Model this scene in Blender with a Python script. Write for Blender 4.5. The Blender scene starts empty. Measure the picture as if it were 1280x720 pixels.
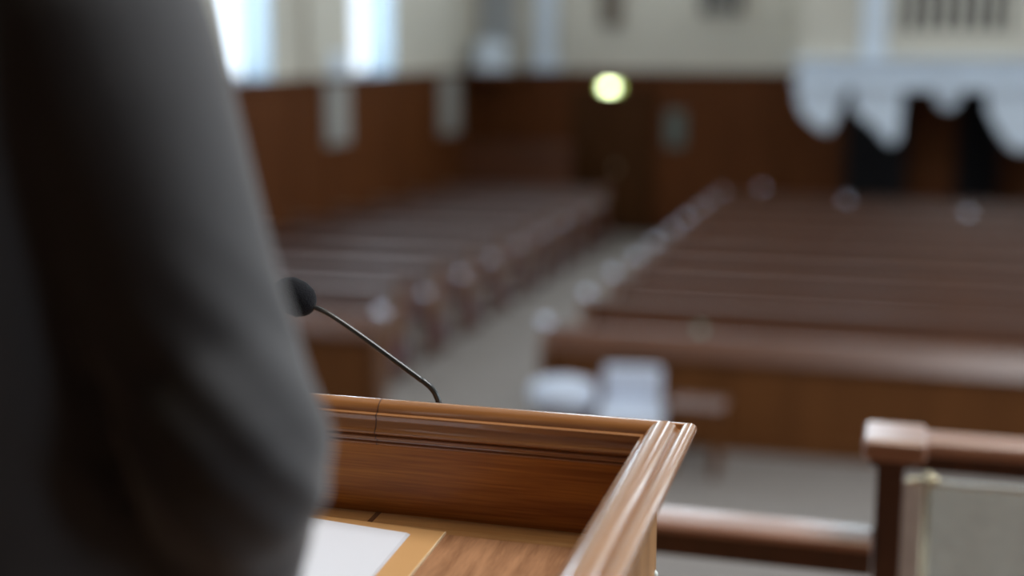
import bpy, bmesh, math, random
from mathutils import Vector, Matrix, noise
random.seed(7)
sc = bpy.context.scene
COL = sc.collection
R = math.radians

# ------------------------------------------------------------------ materials
def new_mat(name):
    m = bpy.data.materials.new(name); m.use_nodes = True
    nt = m.node_tree
    return m, nt, nt.nodes['Principled BSDF']

def setp(b, **k):
    names = dict(rough='Roughness', metal='Metallic', coat='Coat Weight', coatr='Coat Roughness',
                 spec='Specular IOR Level', sheen='Sheen Weight', sheenr='Sheen Roughness', trans='Transmission Weight', ior='IOR')
    for a, v in k.items():
        b.inputs[names[a]].default_value = v

def wood(name, dark, light, axis='X', scale=1.0, rough=0.35, coat=0.3, coatr=0.12, bump=0.05, contrast=(0.3, 0.7)):
    m, nt, b = new_mat(name)
    N, L = nt.nodes, nt.links
    tc = N.new('ShaderNodeTexCoord'); mp = N.new('ShaderNodeMapping')
    s = [14*scale]*3; s['XYZ'.index(axis)] = 0.9*scale
    mp.inputs['Scale'].default_value = s
    L.new(tc.outputs['Object'], mp.inputs['Vector'])
    n1 = N.new('ShaderNodeTexNoise'); n1.inputs['Scale'].default_value = 1.5; n1.inputs['Detail'].default_value = 6; n1.inputs['Distortion'].default_value = 0.6
    L.new(mp.outputs[0], n1.inputs['Vector'])
    mp2 = N.new('ShaderNodeMapping'); s2 = [160*scale]*3; s2['XYZ'.index(axis)] = 5*scale
    mp2.inputs['Scale'].default_value = s2
    L.new(tc.outputs['Object'], mp2.inputs['Vector'])
    n2 = N.new('ShaderNodeTexNoise'); n2.inputs['Scale'].default_value = 1.6; n2.inputs['Detail'].default_value = 3
    L.new(mp2.outputs[0], n2.inputs['Vector'])
    mx = N.new('ShaderNodeMath'); mx.operation = 'MULTIPLY_ADD'; mx.inputs[1].default_value = 0.4
    sb = N.new('ShaderNodeMath'); sb.operation = 'MULTIPLY'; sb.inputs[1].default_value = 0.6
    L.new(n1.outputs[0], sb.inputs[0]); L.new(n2.outputs[0], mx.inputs[0]); L.new(sb.outputs[0], mx.inputs[2])
    cr = N.new('ShaderNodeValToRGB')
    cr.color_ramp.elements[0].position = contrast[0]; cr.color_ramp.elements[0].color = (*dark, 1)
    cr.color_ramp.elements[1].position = contrast[1]; cr.color_ramp.elements[1].color = (*light, 1)
    L.new(mx.outputs[0], cr.inputs[0]); L.new(cr.outputs[0], b.inputs['Base Color'])
    bp = N.new('ShaderNodeBump'); bp.inputs['Strength'].default_value = bump; bp.inputs['Distance'].default_value = 0.001
    L.new(n2.outputs[0], bp.inputs['Height']); L.new(bp.outputs[0], b.inputs['Normal'])
    setp(b, rough=rough, coat=coat, coatr=coatr)
    return m

def plain(name, col, rough=0.6, var=0.08, scale=8.0, bump=0.0, **k):
    m, nt, b = new_mat(name)
    N, L = nt.nodes, nt.links
    tc = N.new('ShaderNodeTexCoord'); n = N.new('ShaderNodeTexNoise')
    n.inputs['Scale'].default_value = scale; n.inputs['Detail'].default_value = 5
    L.new(tc.outputs['Object'], n.inputs['Vector'])
    cr = N.new('ShaderNodeValToRGB')
    cr.color_ramp.elements[0].position = 0.3; cr.color_ramp.elements[1].position = 0.7
    cr.color_ramp.elements[0].color = (*[c*(1-var) for c in col], 1)
    cr.color_ramp.elements[1].color = (*[min(1, c*(1+var)) for c in col], 1)
    L.new(n.outputs[0], cr.inputs[0]); L.new(cr.outputs[0], b.inputs['Base Color'])
    if bump:
        bp = N.new('ShaderNodeBump'); bp.inputs['Strength'].default_value = bump; bp.inputs['Distance'].default_value = 0.002
        L.new(n.outputs[0], bp.inputs['Height']); L.new(bp.outputs[0], b.inputs['Normal'])
    setp(b, rough=rough, **k)
    return m

def cloth_translucent(m, f):
    nt = m.node_tree; b = nt.nodes['Principled BSDF']; out = nt.nodes['Material Output']
    t = nt.nodes.new('ShaderNodeBsdfTranslucent'); mx = nt.nodes.new('ShaderNodeMixShader'); mx.inputs[0].default_value = f
    nt.links.new(b.inputs['Base Color'].links[0].from_socket, t.inputs['Color'])
    nt.links.new(b.outputs[0], mx.inputs[1]); nt.links.new(t.outputs[0], mx.inputs[2]); nt.links.new(mx.outputs[0], out.inputs[0])

M = {}
M['oak_x'] = wood('honey_oak_along_x', (0.27, 0.078, 0.007), (0.58, 0.22, 0.030), 'X', 1.6, 0.42, 0.12, 0.2, 0.06, (0.36, 0.66))
setp(M['oak_x'].node_tree.nodes['Principled BSDF'], spec=0.25)
M['oak_y'] = wood('honey_oak_along_y', (0.20, 0.070, 0.018), (0.48, 0.22, 0.085), 'Y', 1.6, 0.30, 0.55, 0.14, 0.06, (0.36, 0.66))
M['oak_z'] = wood('honey_oak_along_z', (0.24, 0.10, 0.03), (0.46, 0.23, 0.08), 'Z', 1.6, 0.4, 0.25, 0.2, 0.08, (0.36, 0.66))
M['oak_rim'] = wood('polished_rim_oak', (0.26, 0.10, 0.030), (0.44, 0.19, 0.065), 'X', 1.6, 0.22, 0.7, 0.07, 0.02, (0.25, 0.75))
M['oak_rim_y'] = wood('polished_side_rim_oak', (0.25, 0.11, 0.048), (0.40, 0.20, 0.095), 'Y', 1.6, 0.20, 1.0, 0.06, 0.02, (0.25, 0.75))
M['oak_desk'] = wood('desk_border_oak', (0.34, 0.17, 0.06), (0.56, 0.32, 0.14), 'X', 1.6, 0.36, 0.25, 0.2, 0.06, (0.36, 0.66))
M['burl'] = wood('feathered_oak_veneer', (0.27, 0.125, 0.058), (0.47, 0.24, 0.12), 'Y', 3.2, 0.38, 0.25, 0.2, 0.08, (0.38, 0.62))
M['seam'] = plain('dark_joint_line', (0.11, 0.042, 0.014), 0.6)
M['pew_x'] = wood('pew_mahogany', (0.075, 0.025, 0.011), (0.155, 0.056, 0.024), 'X', 0.6, 0.38, 0.5, 0.26, 0.03)
M['pew_left'] = wood('pew_mahogany_boosted_sheen', (0.075, 0.025, 0.013), (0.14, 0.053, 0.028), 'X', 0.6, 0.45, 1.0, 0.42, 0.03)  # same wood as the right bank, coat strengthened to force the window sheen
M['pew_left'].node_tree.nodes['Principled BSDF'].inputs['Coat IOR'].default_value = 1.9
M['pew_z'] = wood('pew_end_mahogany', (0.085, 0.030, 0.009), (0.16, 0.060, 0.019), 'Z', 0.6, 0.32, 0.5, 0.18, 0.03)
M['panel_z'] = wood('wainscot_brown', (0.070, 0.019, 0.004), (0.135, 0.042, 0.010), 'Z', 0.35, 0.6, 0.0, 0.3, 0.03)
setp(M['panel_z'].node_tree.nodes['Principled BSDF'], spec=0.15)
M['panel_front'] = wood('front_panel_brown', (0.085, 0.029, 0.007), (0.155, 0.056, 0.015), 'Z', 0.35, 0.5, 0.0, 0.3, 0.03)
setp(M['panel_front'].node_tree.nodes['Principled BSDF'], spec=0.2)
M['chancel'] = wood('chancel_panelling', (0.10, 0.062, 0.045), (0.17, 0.115, 0.085), 'Z', 0.35, 0.6, 0.0, 0.3, 0.03)
M['door'] = wood('dark_door', (0.040, 0.014, 0.003), (0.080, 0.028, 0.007), 'Z', 0.5, 0.6, 0.0)
setp(M['door'].node_tree.nodes['Principled BSDF'], spec=0.12)
M['blackwood'] = plain('near_black_door', (0.006, 0.004, 0.005), 0.8)
M['rail'] = wood('walnut_rail', (0.17, 0.068, 0.038), (0.30, 0.145, 0.09), 'X', 1.0, 0.4, 0.8, 0.22, 0.03)
M['darkrail'] = wood('dark_walnut_post', (0.035, 0.010, 0.005), (0.065, 0.020, 0.010), 'Z', 1.0, 0.45, 0.1)
M['plaster'] = plain('cream_plaster', (0.62, 0.575, 0.49), 0.85, 0.05, 1.2)
M['white'] = plain('white_painted_plaster', (0.70, 0.77, 0.86), 0.6, 0.04, 2.0)
M['grey'] = plain('grey_plaster', (0.36, 0.37, 0.38), 0.8, 0.05, 2.0)
M['stone'] = plain('pale_stone', (0.34, 0.32, 0.29), 0.7, 0.08, 6.0)
M['slot'] = plain('dark_opening', (0.04, 0.04, 0.05), 0.9)
M['taupe'] = plain('taupe_louvre', (0.24, 0.20, 0.16), 0.8)
M['carpet'] = plain('beige_carpet', (0.22, 0.188, 0.168), 0.95, 0.10, 60.0, 0.3)
M['platform'] = wood('platform_boards', (0.20, 0.10, 0.05), (0.34, 0.18, 0.09), 'Y', 0.5, 0.4)
M['mauve'] = plain('mauve_cushion', (0.10, 0.040, 0.055), 0.9, 0.1, 30)
M['chairwhite'] = plain('white_upholstery', (0.56, 0.60, 0.70), 0.7, 0.04, 20)
M['paper'] = plain('white_paper', (0.70, 0.71, 0.76), 0.75, 0.01, 3)
M['folder'] = plain('tan_board', (0.60, 0.33, 0.13), 0.5, 0.04, 10)
M['folder_edge'] = plain('cream_board_edge', (0.80, 0.62, 0.40), 0.5, 0.03, 10)
M['brass'] = plain('brushed_brass', (0.62, 0.54, 0.36), 0.28, 0.05, 20, metal=1.0)
M['steel'] = plain('pale_enamelled_rod', (0.78, 0.80, 0.74), 0.3)
M['greypanel'] = plain('greypanel_cloth', (0.68, 0.69, 0.66), 0.85, 0.06, 40)
cloth_translucent(M['greypanel'], 0.5)
M['beigepanel'] = plain('beigepanel_cloth', (0.62, 0.54, 0.49), 0.85, 0.06, 40)
cloth_translucent(M['beigepanel'], 0.5)
M['glint'] = plain('pale_glint_metal', (0.72, 0.74, 0.84), 0.22, 0.03, 20, metal=1.0)  # pale metal standing in for window glints on the wooden pew knobs
M['lining'] = plain('blue_grey_lining', (0.22, 0.27, 0.31), 0.7)
M['jamb'] = plain('window_joinery_grey', (0.30, 0.34, 0.38), 0.6)
M['neck'] = plain('black_satin_metal', (0.05, 0.05, 0.048), 0.22, 0.05, 20, metal=0.5)
M['foam'] = plain('black_foam', (0.007, 0.007, 0.009), 0.95, 0.4, 700, 0.6, sheen=0.05, sheenr=0.4, spec=0.2)
M['green'] = plain('pale_green_glaze', (0.35, 0.45, 0.36), 0.15)
M['skin'] = plain('skin', (0.50, 0.28, 0.20), 0.5, 0.05, 12)
M['hair'] = plain('dark_hair', (0.02, 0.014, 0.01), 0.6, 0.3, 80)
M['eye'] = plain('eye_white', (0.7, 0.7, 0.68), 0.2)
M['shirt'] = plain('white_shirt', (0.7, 0.7, 0.72), 0.8)
M['trouser'] = plain('black_trousers', (0.012, 0.012, 0.015), 0.9)
M['shoe'] = plain('black_leather', (0.01, 0.01, 0.01), 0.3)
# jacket: fine wool weave
m, nt, b = new_mat('charcoal_wool')
tc = nt.nodes.new('ShaderNodeTexCoord'); w = nt.nodes.new('ShaderNodeTexNoise'); w.inputs['Scale'].default_value = 450; w.inputs['Detail'].default_value = 2
nt.links.new(tc.outputs['Object'], w.inputs['Vector'])
cr = nt.nodes.new('ShaderNodeValToRGB'); cr.color_ramp.elements[0].color = (0.052, 0.052, 0.055, 1); cr.color_ramp.elements[1].color = (0.100, 0.100, 0.106, 1)
nt.links.new(w.outputs[0], cr.inputs[0]); nt.links.new(cr.outputs[0], b.inputs['Base Color'])
setp(b, rough=0.9, sheen=0.32, sheenr=0.4, spec=0.15)
M['wool'] = m
# lamp
m, nt, b = new_mat('lit_sign_lamp')
b.inputs['Base Color'].default_value = (0.8, 0.9, 0.6, 1)
b.inputs['Emission Color'].default_value = (0.88, 1.0, 0.58, 1); b.inputs['Emission Strength'].default_value = 12
M['lamp'] = m
# thin window glass: mostly clear with a faint reflection
m, nt, b = new_mat('window_glass')
nt.nodes.remove(b); out = nt.nodes['Material Output']
tr = nt.nodes.new('ShaderNodeBsdfTransparent'); gl = nt.nodes.new('ShaderNodeBsdfGlossy'); gl.inputs['Roughness'].default_value = 0.05
mi = nt.nodes.new('ShaderNodeMixShader'); mi.inputs[0].default_value = 0.06
nt.links.new(tr.outputs[0], mi.inputs[1]); nt.links.new(gl.outputs[0], mi.inputs[2]); nt.links.new(mi.outputs[0], out.inputs[0])
M['glass'] = m

# ------------------------------------------------------------------ helpers
def link(name, bm, mat, parent=None, smooth=False, bevel=0):
    bmesh.ops.recalc_face_normals(bm, faces=bm.faces)
    me = bpy.data.meshes.new(name); bm.to_mesh(me); bm.free()
    if smooth:
        for p in me.polygons: p.use_smooth = True
    me.materials.append(mat)
    o = bpy.data.objects.new(name, me); COL.objects.link(o)
    if parent: o.parent = parent
    if bevel:
        md = o.modifiers.new('bevel', 'BEVEL'); md.width = bevel; md.segments = 3; md.limit_method = 'ANGLE'
    return o

def box(bm, x0, x1, y0, y1, z0, z1, mat=None):
    vs = [bm.verts.new(Vector((x, y, z)) if mat is None else mat @ Vector((x, y, z))) for x in (x0, x1) for y in (y0, y1) for z in (z0, z1)]
    for f in ((0,1,3,2),(4,6,7,5),(0,4,5,1),(2,3,7,6),(0,2,6,4),(1,5,7,3)):
        bm.faces.new([vs[i] for i in f])

def boxes(*bs):
    bm = bmesh.new()
    for q in bs: box(bm, *q)
    return bm

def prism(poly, axis, a, b_):
    """extrude a 2-D outline along an axis from a to b_"""
    bm = bmesh.new()
    def P(u, v, w):
        return {'X': (w, u, v), 'Y': (u, w, v), 'Z': (u, v, w)}[axis]
    A = [bm.verts.new(P(u, v, a)) for u, v in poly]; B = [bm.verts.new(P(u, v, b_)) for u, v in poly]
    n = len(poly)
    bm.faces.new(A); bm.faces.new(B[::-1])
    for i in range(n): bm.faces.new((A[i], A[(i+1) % n], B[(i+1) % n], B[i]))
    return bm

def frames(pts):
    pts = [Vector(p) for p in pts]; T = []
    for i in range(len(pts)):
        a = pts[max(0, i-1)]; c = pts[min(len(pts)-1, i+1)]; T.append((c-a).normalized())
    up = Vector((0, 0, 1)) if abs(T[0].z) < 0.9 else Vector((0, 1, 0))
    n = (up - T[0]*up.dot(T[0])).normalized(); out = []
    for i, t in enumerate(T):
        n = (n - t*n.dot(t)).normalized(); out.append((pts[i], t, n, t.cross(n)))
    return out

def tube(bm, pts, rad, seg=12, sub=0, fn=None):
    """closed tube through pts; rad is one radius or one per point; sub = catmull-rom subdivisions"""
    pts = [Vector(p) for p in pts]
    if not hasattr(rad, '__len__'): rad = [rad]*len(pts)
    rad = [(r, r) if not hasattr(r, '__len__') else r for r in rad]
    if sub:
        P, Q = [], []
        for i in range(len(pts)-1):
            p0, p1, p2, p3 = pts[max(0, i-1)], pts[i], pts[i+1], pts[min(len(pts)-1, i+2)]
            for k in range(sub):
                t = k/sub
                P.append(0.5*((2*p1)+(p2-p0)*t+(2*p0-5*p1+4*p2-p3)*t*t+(-p0+3*p1-3*p2+p3)*t**3))
                Q.append(tuple(rad[i][j]*(1-t)+rad[i+1][j]*t for j in (0, 1)))
        P.append(pts[-1]); Q.append(rad[-1]); pts, rad = P, Q
    rings = []
    for k, (p, t, n, c) in enumerate(frames(pts)):
        ring = []
        for s in range(seg):
            a = 2*math.pi*s/seg
            v = p + n*math.cos(a)*rad[k][0] + c*math.sin(a)*rad[k][1]
            if fn: v = fn(v, p, k/(len(pts)-1))
            ring.append(bm.verts.new(v))
        rings.append(ring)
    for a_, b_ in zip(rings, rings[1:]):
        for s in range(seg): bm.faces.new((a_[s], a_[(s+1) % seg], b_[(s+1) % seg], b_[s]))
    bm.faces.new(rings[0][::-1]); bm.faces.new(rings[-1])

def lathe(bm, prof, c=(0, 0, 0), seg=24):
    rings = []
    for r, z in prof:
        rings.append([bm.verts.new((c[0]+r*math.cos(2*math.pi*s/seg), c[1]+r*math.sin(2*math.pi*s/seg), c[2]+z)) for s in range(seg)])
    for a_, b_ in zip(rings, rings[1:]):
        for s in range(seg): bm.faces.new((a_[s], a_[(s+1) % seg], b_[(s+1) % seg], b_[s]))
    bm.faces.new(rings[0][::-1]); bm.faces.new(rings[-1])

def ball(bm, c, r, sx=1, sy=1, sz=1, seg=20):
    mt = Matrix.Translation(Vector(c)) @ Matrix.Diagonal((sx, sy, sz, 1))
    bmesh.ops.create_uvsphere(bm, u_segments=seg, v_segments=seg//2+2, radius=r, matrix=mt)

def union(name, bm, mat, parent, voxel, smooth_it=4, disp=None):
    """fuse overlapping closed shells into one continuous skin"""
    bmesh.ops.recalc_face_normals(bm, faces=bm.faces)
    me = bpy.data.meshes.new(name); bm.to_mesh(me); bm.free()
    o = bpy.data.objects.new(name, me); COL.objects.link(o)
    r = o.modifiers.new('r', 'REMESH'); r.mode = 'VOXEL'; r.voxel_size = voxel
    s = o.modifiers.new('s', 'SMOOTH'); s.iterations = smooth_it; s.factor = 0.6
    dg = bpy.context.evaluated_depsgraph_get()
    me2 = bpy.data.meshes.new_from_object(o.evaluated_get(dg)); me2.name = name
    o.modifiers.clear(); o.data = me2
    if disp:
        me2.update()
        nr = [v.normal.copy() for v in me2.vertices]
        for v, n_ in zip(me2.vertices, nr): v.co = v.co + n_*disp(v.co)
    for p in me2.polygons: p.use_smooth = True
    me2.materials.clear(); me2.materials.append(mat)
    if parent: o.parent = parent
    return o

def thing(name, label, cat, loc=(0, 0, 0), rz=0, group=None):
    o = bpy.data.objects.new(name, None); COL.objects.link(o)
    o.empty_display_size = 0.1
    o.location = loc; o.rotation_euler = (0, 0, rz); o['label'] = label; o['category'] = cat
    if group: o['group'] = group
    return o

def tag(o, label, cat, group=None):
    o['label'] = label; o['category'] = cat
    if group: o['group'] = group
    return o

def struct(o):
    o['kind'] = 'structure'; return o

EYE = 3.1
PZ = 1.72      # top of the pulpit platform

# ------------------------------------------------------------------ the setting
XR = 7.0; YB = 21.7; YF = -3.0; ZC = 12.0
struct(link('floor', boxes((-12, XR, YF, YB+0.3, -0.1, 0)), M['carpet']))
struct(link('ceiling', boxes((-12, XR+0.3, YF-0.3, YB+0.5, ZC, ZC+0.2)), M['plaster']))
plat = struct(link('floor_platform', boxes((-4.5, XR, YF, 2.50, 0, PZ)), M['platform']))

# left wall with deep windows; it runs very slightly askew of the pews
ang = math.atan(0.115)                   # wall direction
WL = Matrix.Translation((-7.1, YB, 0)) @ Matrix.Rotation(-ang, 4, 'Z')
# local: -y runs towards the pulpit, -x is outdoors
SILL = 2.60
wins = []                                # (y0, y1) in wall coordinates measured back from the far corner
c0 = 3.39
for k in range(6):
    wins.append((-(c0-0.64+3.27*k), -(c0+0.58+3.27*k)))   # far edge, near edge
def wall_with_openings(x0, x1, ya, yb, zt, ops, z0, z1, mat=None):
    bm = bmesh.new(); y = ya
    for (f, n) in ops:
        box(bm, x0, x1, f, y, 0, zt, mat); box(bm, x0, x1, n, f, 0, z0, mat); box(bm, x0, x1, n, f, z1, zt, mat); y = n
    box(bm, x0, x1, yb, y, 0, zt, mat)
    return bm
WT = 0.46
ops_l = [(f, n) for f, n in wins]
struct(link('wall_left', wall_with_openings(-WT, 0, 0.3, -25.2, ZC, ops_l, SILL, 7.9, WL), M['plaster']))
# right wall, parallel to the aisle, with the same windows
ops_r = [(18.4-3.3*k, 18.4-3.3*k-1.77) for k in range(6)]
struct(link('wall_right', wall_with_openings(XR, XR+WT, YB+0.3, YF, ZC, ops_r, SILL, 7.9), M['plaster']))
struct(link('wall_back', boxes((-8.2, XR, YB, YB+0.3, 0, ZC)), M['plaster']))
struct(link('wall_front', boxes((-12, XR, YF-0.3, YF, 0, ZC)), M['chancel']))

# unseen dark side walls and low ceiling, added to shade the speaker's back
struct(link('wall_shade_left', boxes((-3.3, -3.1, YF, 1.6, PZ, 5.6)), M['chancel']))
struct(link('wall_shade_right', boxes((2.6, 2.8, YF, 0.8, PZ, 5.6)), M['chancel']))
struct(link('ceiling_shade', boxes((-3.3, 2.8, YF, 1.6, 5.6, 5.75)), M['chancel']))
def area(name, loc, rot, sx, sy, power, col, spread=math.pi):
    l = bpy.data.lights.new(name, 'AREA'); l.shape = 'RECTANGLE'; l.size = sx; l.size_y = sy; l.energy = power; l.color = col; l.spread = spread
    o = bpy.data.objects.new(name, l); COL.objects.link(o); o.location = loc; o.rotation_euler = rot
    return o
SKY = (0.74, 0.88, 1.0)
WINP = 190
for i, (f, n) in enumerate(wins):
    fr = struct(bpy.data.objects.new('window_%d' % (i+1), None)); COL.objects.link(fr)
    bm = bmesh.new()
    for q in ((-WT+.02, -WT+.07, n, n+.05, SILL, 7.9), (-WT+.02, -WT+.07, f-.05, f, SILL, 7.9), (-WT+.02, -WT+.07, n, f, SILL, SILL+.06),
              (-WT+.02, -WT+.07, n, f, 7.84, 7.9), (-WT+.03, -WT+.06, n, f, 4.6, 4.64)):
        box(bm, *q, WL)
    link('window_frame', bm, M['jamb'], fr)
    bm = bmesh.new(); box(bm, -WT+.04, -WT+.046, n+.05, f-.05, SILL+.06, 7.84, WL); link('pane', bm, M['glass'], fr)
    bm = bmesh.new(); box(bm, -WT, 0.05, n-.03, f+.03, SILL-.04, SILL+.004, WL); link('sill', bm, M['jamb'], fr)
    for ya, yb in ((f-.012, f+.004), (n-.004, n+.012)):
        bm = bmesh.new(); box(bm, -WT+.07, -.002, ya, yb, SILL, 7.9, WL); link('lining', bm, M['lining'], fr)
    p = WL @ Vector((-WT-0.02, (f+n)/2, (SILL+7.9)/2))
    area('window_daylight', p, (R(90), 0, -ang-R(90)), 1.2, 5.25, WINP, SKY)
for i, (f, n) in enumerate(ops_r):
    fr = struct(bpy.data.objects.new('window_%d' % (i+10), None)); COL.objects.link(fr)
    link('window_frame', boxes((XR+.38, XR+.43, n, n+.05, SILL, 7.9), (XR+.38, XR+.43, f-.05, f, SILL, 7.9), (XR+.38, XR+.43, n, f, SILL, SILL+.06), (XR+.38, XR+.43, n, f, 4.6, 4.64)), M['white'], fr)
    link('pane', boxes((XR+.40, XR+.406, n+.05, f-.05, SILL+.06, 7.9)), M['glass'], fr)
    area('window_daylight', (XR+WT+.02, (f+n)/2, 5.25), (R(90), 0, R(90)), 1.76, 5.25, WINP*0.8, SKY)

for i, (xc, hw) in enumerate(((-5.25, .84), (-3.35, .84), (-0.9, .6), (4.6, .8))):
    fr = struct(bpy.data.objects.new('window_%d' % (i+20), None)); COL.objects.link(fr)
    z0, z1 = 5.6, 11.4
    link('window_frame', boxes((xc-hw-.07, xc-hw, YB-.08, YB-.001, z0, z1), (xc+hw, xc+hw+.07, YB-.08, YB-.001, z0, z1), (xc-hw, xc+hw, YB-.08, YB-.001, z0, z0+.07), (xc-hw, xc+hw, YB-.08, YB-.001, z1-.07, z1), (xc-.02, xc+.02, YB-.06, YB-.03, z0+.07, z1-.07)), M['white'], fr)
    link('pane', boxes((xc-hw, xc+hw, YB-.035, YB-.03, z0+.07, z1-.07)), M['glass'], fr)
    area('window_daylight', (xc, YB-.012, (z0+z1)/2), (R(90), 0, R(180)), 2*hw, z1-z0-.1, 19.0*2*hw*(z1-z0), SKY)

# wainscot: panelled brown wood with a thin ledge
WZ = 2.57
def wainscot(name, length, mat4, skip=()):
    bm = bmesh.new()
    box(bm, 0, 0.04, -length, 0, 0, WZ, mat4)
    n = int(length/0.95)
    for i in range(n):
        a = -0.08-i*length/n; c = a-length/n+0.16
        box(bm, 0.04, 0.055, c, a, 0.25, WZ-0.25, mat4)
    o = link(name, bm, M['panel_z'], bevel=0.004); struct(o); return o
wainscot('trim_1', 25.0, WL)
BW = Matrix.Translation((-7.2, YB, 0)) @ Matrix.Rotation(-R(90), 4, 'Z') @ Matrix.Diagonal((1, -1, 1, 1))
bm = bmesh.new()
box(bm, -7.05, XR, YB-0.04, YB, 0, WZ)
for i in range(14):
    x0 = -7.0+i*1.0
    box(bm, x0+.08, x0+.92, YB-0.055, YB-0.04, 0.25, WZ-0.25)
struct(link('trim_2', bm, M['panel_z'], bevel=0.004))
bm = bmesh.new(); box(bm, 0, 0.11, -25, -0.1, WZ, WZ+0.045, WL); struct(link('trim_3', bm, M['panel_z'], bevel=0.01))
struct(link('trim_4', boxes((-7.05, XR, YB-0.11, YB, WZ, WZ+0.045)), M['panel_z'], bevel=0.01))

# plaster pilasters between the left windows
for i in range(5):
    a = wins[i][1]; b_ = wins[i+1][0]; mid = (a+b_)/2
    bm = bmesh.new(); box(bm, 0, 0.10, mid-.28, mid+.28, WZ+.045, ZC, WL)
    pil = tag(link('wall_pilaster', bm, M['plaster'], bevel=0.01),
        ['cream wall pilaster between the two bright left windows', 'cream wall pilaster left of the leftmost bright window', 'third cream pilaster from the far corner on the window wall',
         'fourth cream pilaster from the far corner on the window wall', 'fifth cream pilaster from the far corner on the window wall', 'sixth cream pilaster from the far corner on the window wall'][i], 'pilaster', 'cream pilasters between the windows')
    bm = bmesh.new(); box(bm, 0.0, 0.17, mid+.20, mid+.62, WZ+.045, 2.93, WL)
    link('plinth', bm, M['white'], pil, bevel=0.02)

# pale plaques on the left panelling
for (yy, z0, w_, lab) in ((-4.55, 1.70, 0.62, 'pale stone plaque on the brown panelling, the nearer of two'), (-1.02, 1.62, 0.68, 'pale stone plaque on the brown panelling beside the far corner')):
    bm = bmesh.new(); box(bm, 0.055, 0.10, yy-w_/2, yy+w_/2, z0, WZ-0.03, WL)
    pq = tag(link('wall_plaque', bm, M['stone'], bevel=0.012), lab, 'plaque', 'stone plaques on the left panelling')
    bm = bmesh.new(); box(bm, 0.10, 0.115, yy-w_/2+.06, yy+w_/2-.06, z0+.06, WZ-.10, WL); link('tablet', bm, M['stone'], pq, bevel=0.006)

# back wall furniture
pz = tag(link('wall_pilaster', boxes((-5.98, -5.64, YB-.14, YB, WZ+.045, ZC)), M['white'], bevel=0.01), 'white painted pilaster standing on the back wall panelling left of the lit lamp', 'pilaster')
link('plinth', boxes((-6.04, -5.58, YB-.18, YB, WZ+.045, 2.8)), M['white'], pz, bevel=0.01)
nich = tag(link('grey_niche', boxes((-6.95, -6.35, YB-.06, YB-.002, 3.02, 5.2)), M['grey'], bevel=0.01), 'grey shallow niche panel high on the back wall near the window corner', 'niche')
bm = bmesh.new(); lathe(bm, [(0.0, 0), (.36, 0), (.36, .06), (.28, .1), (.30, .3), (.27, .42), (0.10, .5), (0.0, .5)], (-6.66, YB-.4, WZ+.045))
tag(link('stone_urn', bm, M['white'], smooth=False, bevel=0.01), 'white round stone urn on the panelling ledge under the grey niche', 'urn')
# a deeper ledge carrying the urn
struct(link('trim_5', boxes((-7.02, -6.25, YB-.8, YB, WZ-.05, WZ+.045)), M['panel_z'], bevel=0.01))
def grille(x0, x1, z0, z1, n, y, lab, frame, back, group=None):
    t = thing('wall_grille', lab, 'grille', ((x0+x1)/2, y, z0)); w2 = (x1-x0)/2; h = z1-z0
    link('backing', boxes((-w2, w2, 0.0, 0.03, 0, h)), back, t)
    link('frame', boxes((-w2-.05, w2+.05, -.05, .03, -.05, 0), (-w2-.05, w2+.05, -.05, .03, h, h+.05), (-w2-.05, -w2, -.05, .03, 0, h), (w2, w2+.05, -.05, .03, 0, h)), frame, t, bevel=0.008)
    for i in range(n-1):
        x = -w2+(i+1)*2*w2/n
        bm = bmesh.new(); lathe(bm, [(.022, 0), (.026, h*.1), (.016, h*.2), (.034, h*.45), (.018, h*.75), (.026, h*.92), (.022, h)], (x, -.01, 0), 10)
        link('baluster', bm, frame, t, smooth=True)
    return t
grille(-4.87, -4.62, 3.36, 4.1, 2, YB-.03, 'narrow taupe louvre slot on the cream wall above the lit lamp', M['taupe'], M['taupe'])
grille(-3.32, -2.66, 3.50, 4.2, 4, YB-.03, 'small grey barred grille on the cream back wall left of the gallery', M['plaster'], M['slot'])

# door in the back wall, lamp above
d = struct(bpy.data.objects.new('door_1', None)); COL.objects.link(d)
link('door_frame', boxes((-5.38, -5.26, YB-.12, YB-.03, 0, 2.32), (-4.14, -4.02, YB-.12, YB-.03, 0, 2.32), (-5.38, -4.02, YB-.12, YB-.03, 2.2, 2.36)), M['door'], d, bevel=0.01)
for x0 in (-5.26, -4.69):
    link('door_leaf', boxes((x0, x0+.55, YB-.10, YB-.05, 0, 2.2), (x0+.08, x0+.47, YB-.115, YB-.10, 0.2, 1.0), (x0+.08, x0+.47, YB-.115, YB-.10, 1.15, 2.05)), M['door'], d, bevel=0.008)
bm = bmesh.new(); lathe(bm, [(.02, 0), (.03, .02), (.03, .1), (.02, .12)], (-4.62, YB-.14, 1.0), 12); link('door_handle', bm, M['brass'], d, smooth=True)
ex = thing('exit_lamp', 'small glowing yellow-green lamp over the dark back doors', 'lamp', (-4.70, YB-.17, 2.28))
link('housing', boxes((-.19, .19, 0.0, .12, -.02, .16)), M['slot'], ex, bevel=0.01)
bm = bmesh.new(); box(bm, -.11, .05, -.02, 0.0, .02, .13); link('lit_lens', bm, M['lamp'], ex, bevel=0.02)
m, nt, b = new_mat('dim_green_lens'); b.inputs['Base Color'].default_value = (.5, .6, .2, 1); b.inputs['Emission Color'].default_value = (.62, .8, .2, 1); b.inputs['Emission Strength'].default_value = 2.5
link('side_lens', boxes((.055, .14, -.015, 0, .02, .13)), m, ex, bevel=0.003); link('side_lens', boxes((-.16, -.115, -.015, 0, .02, .13)), m, ex, bevel=0.003)
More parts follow.
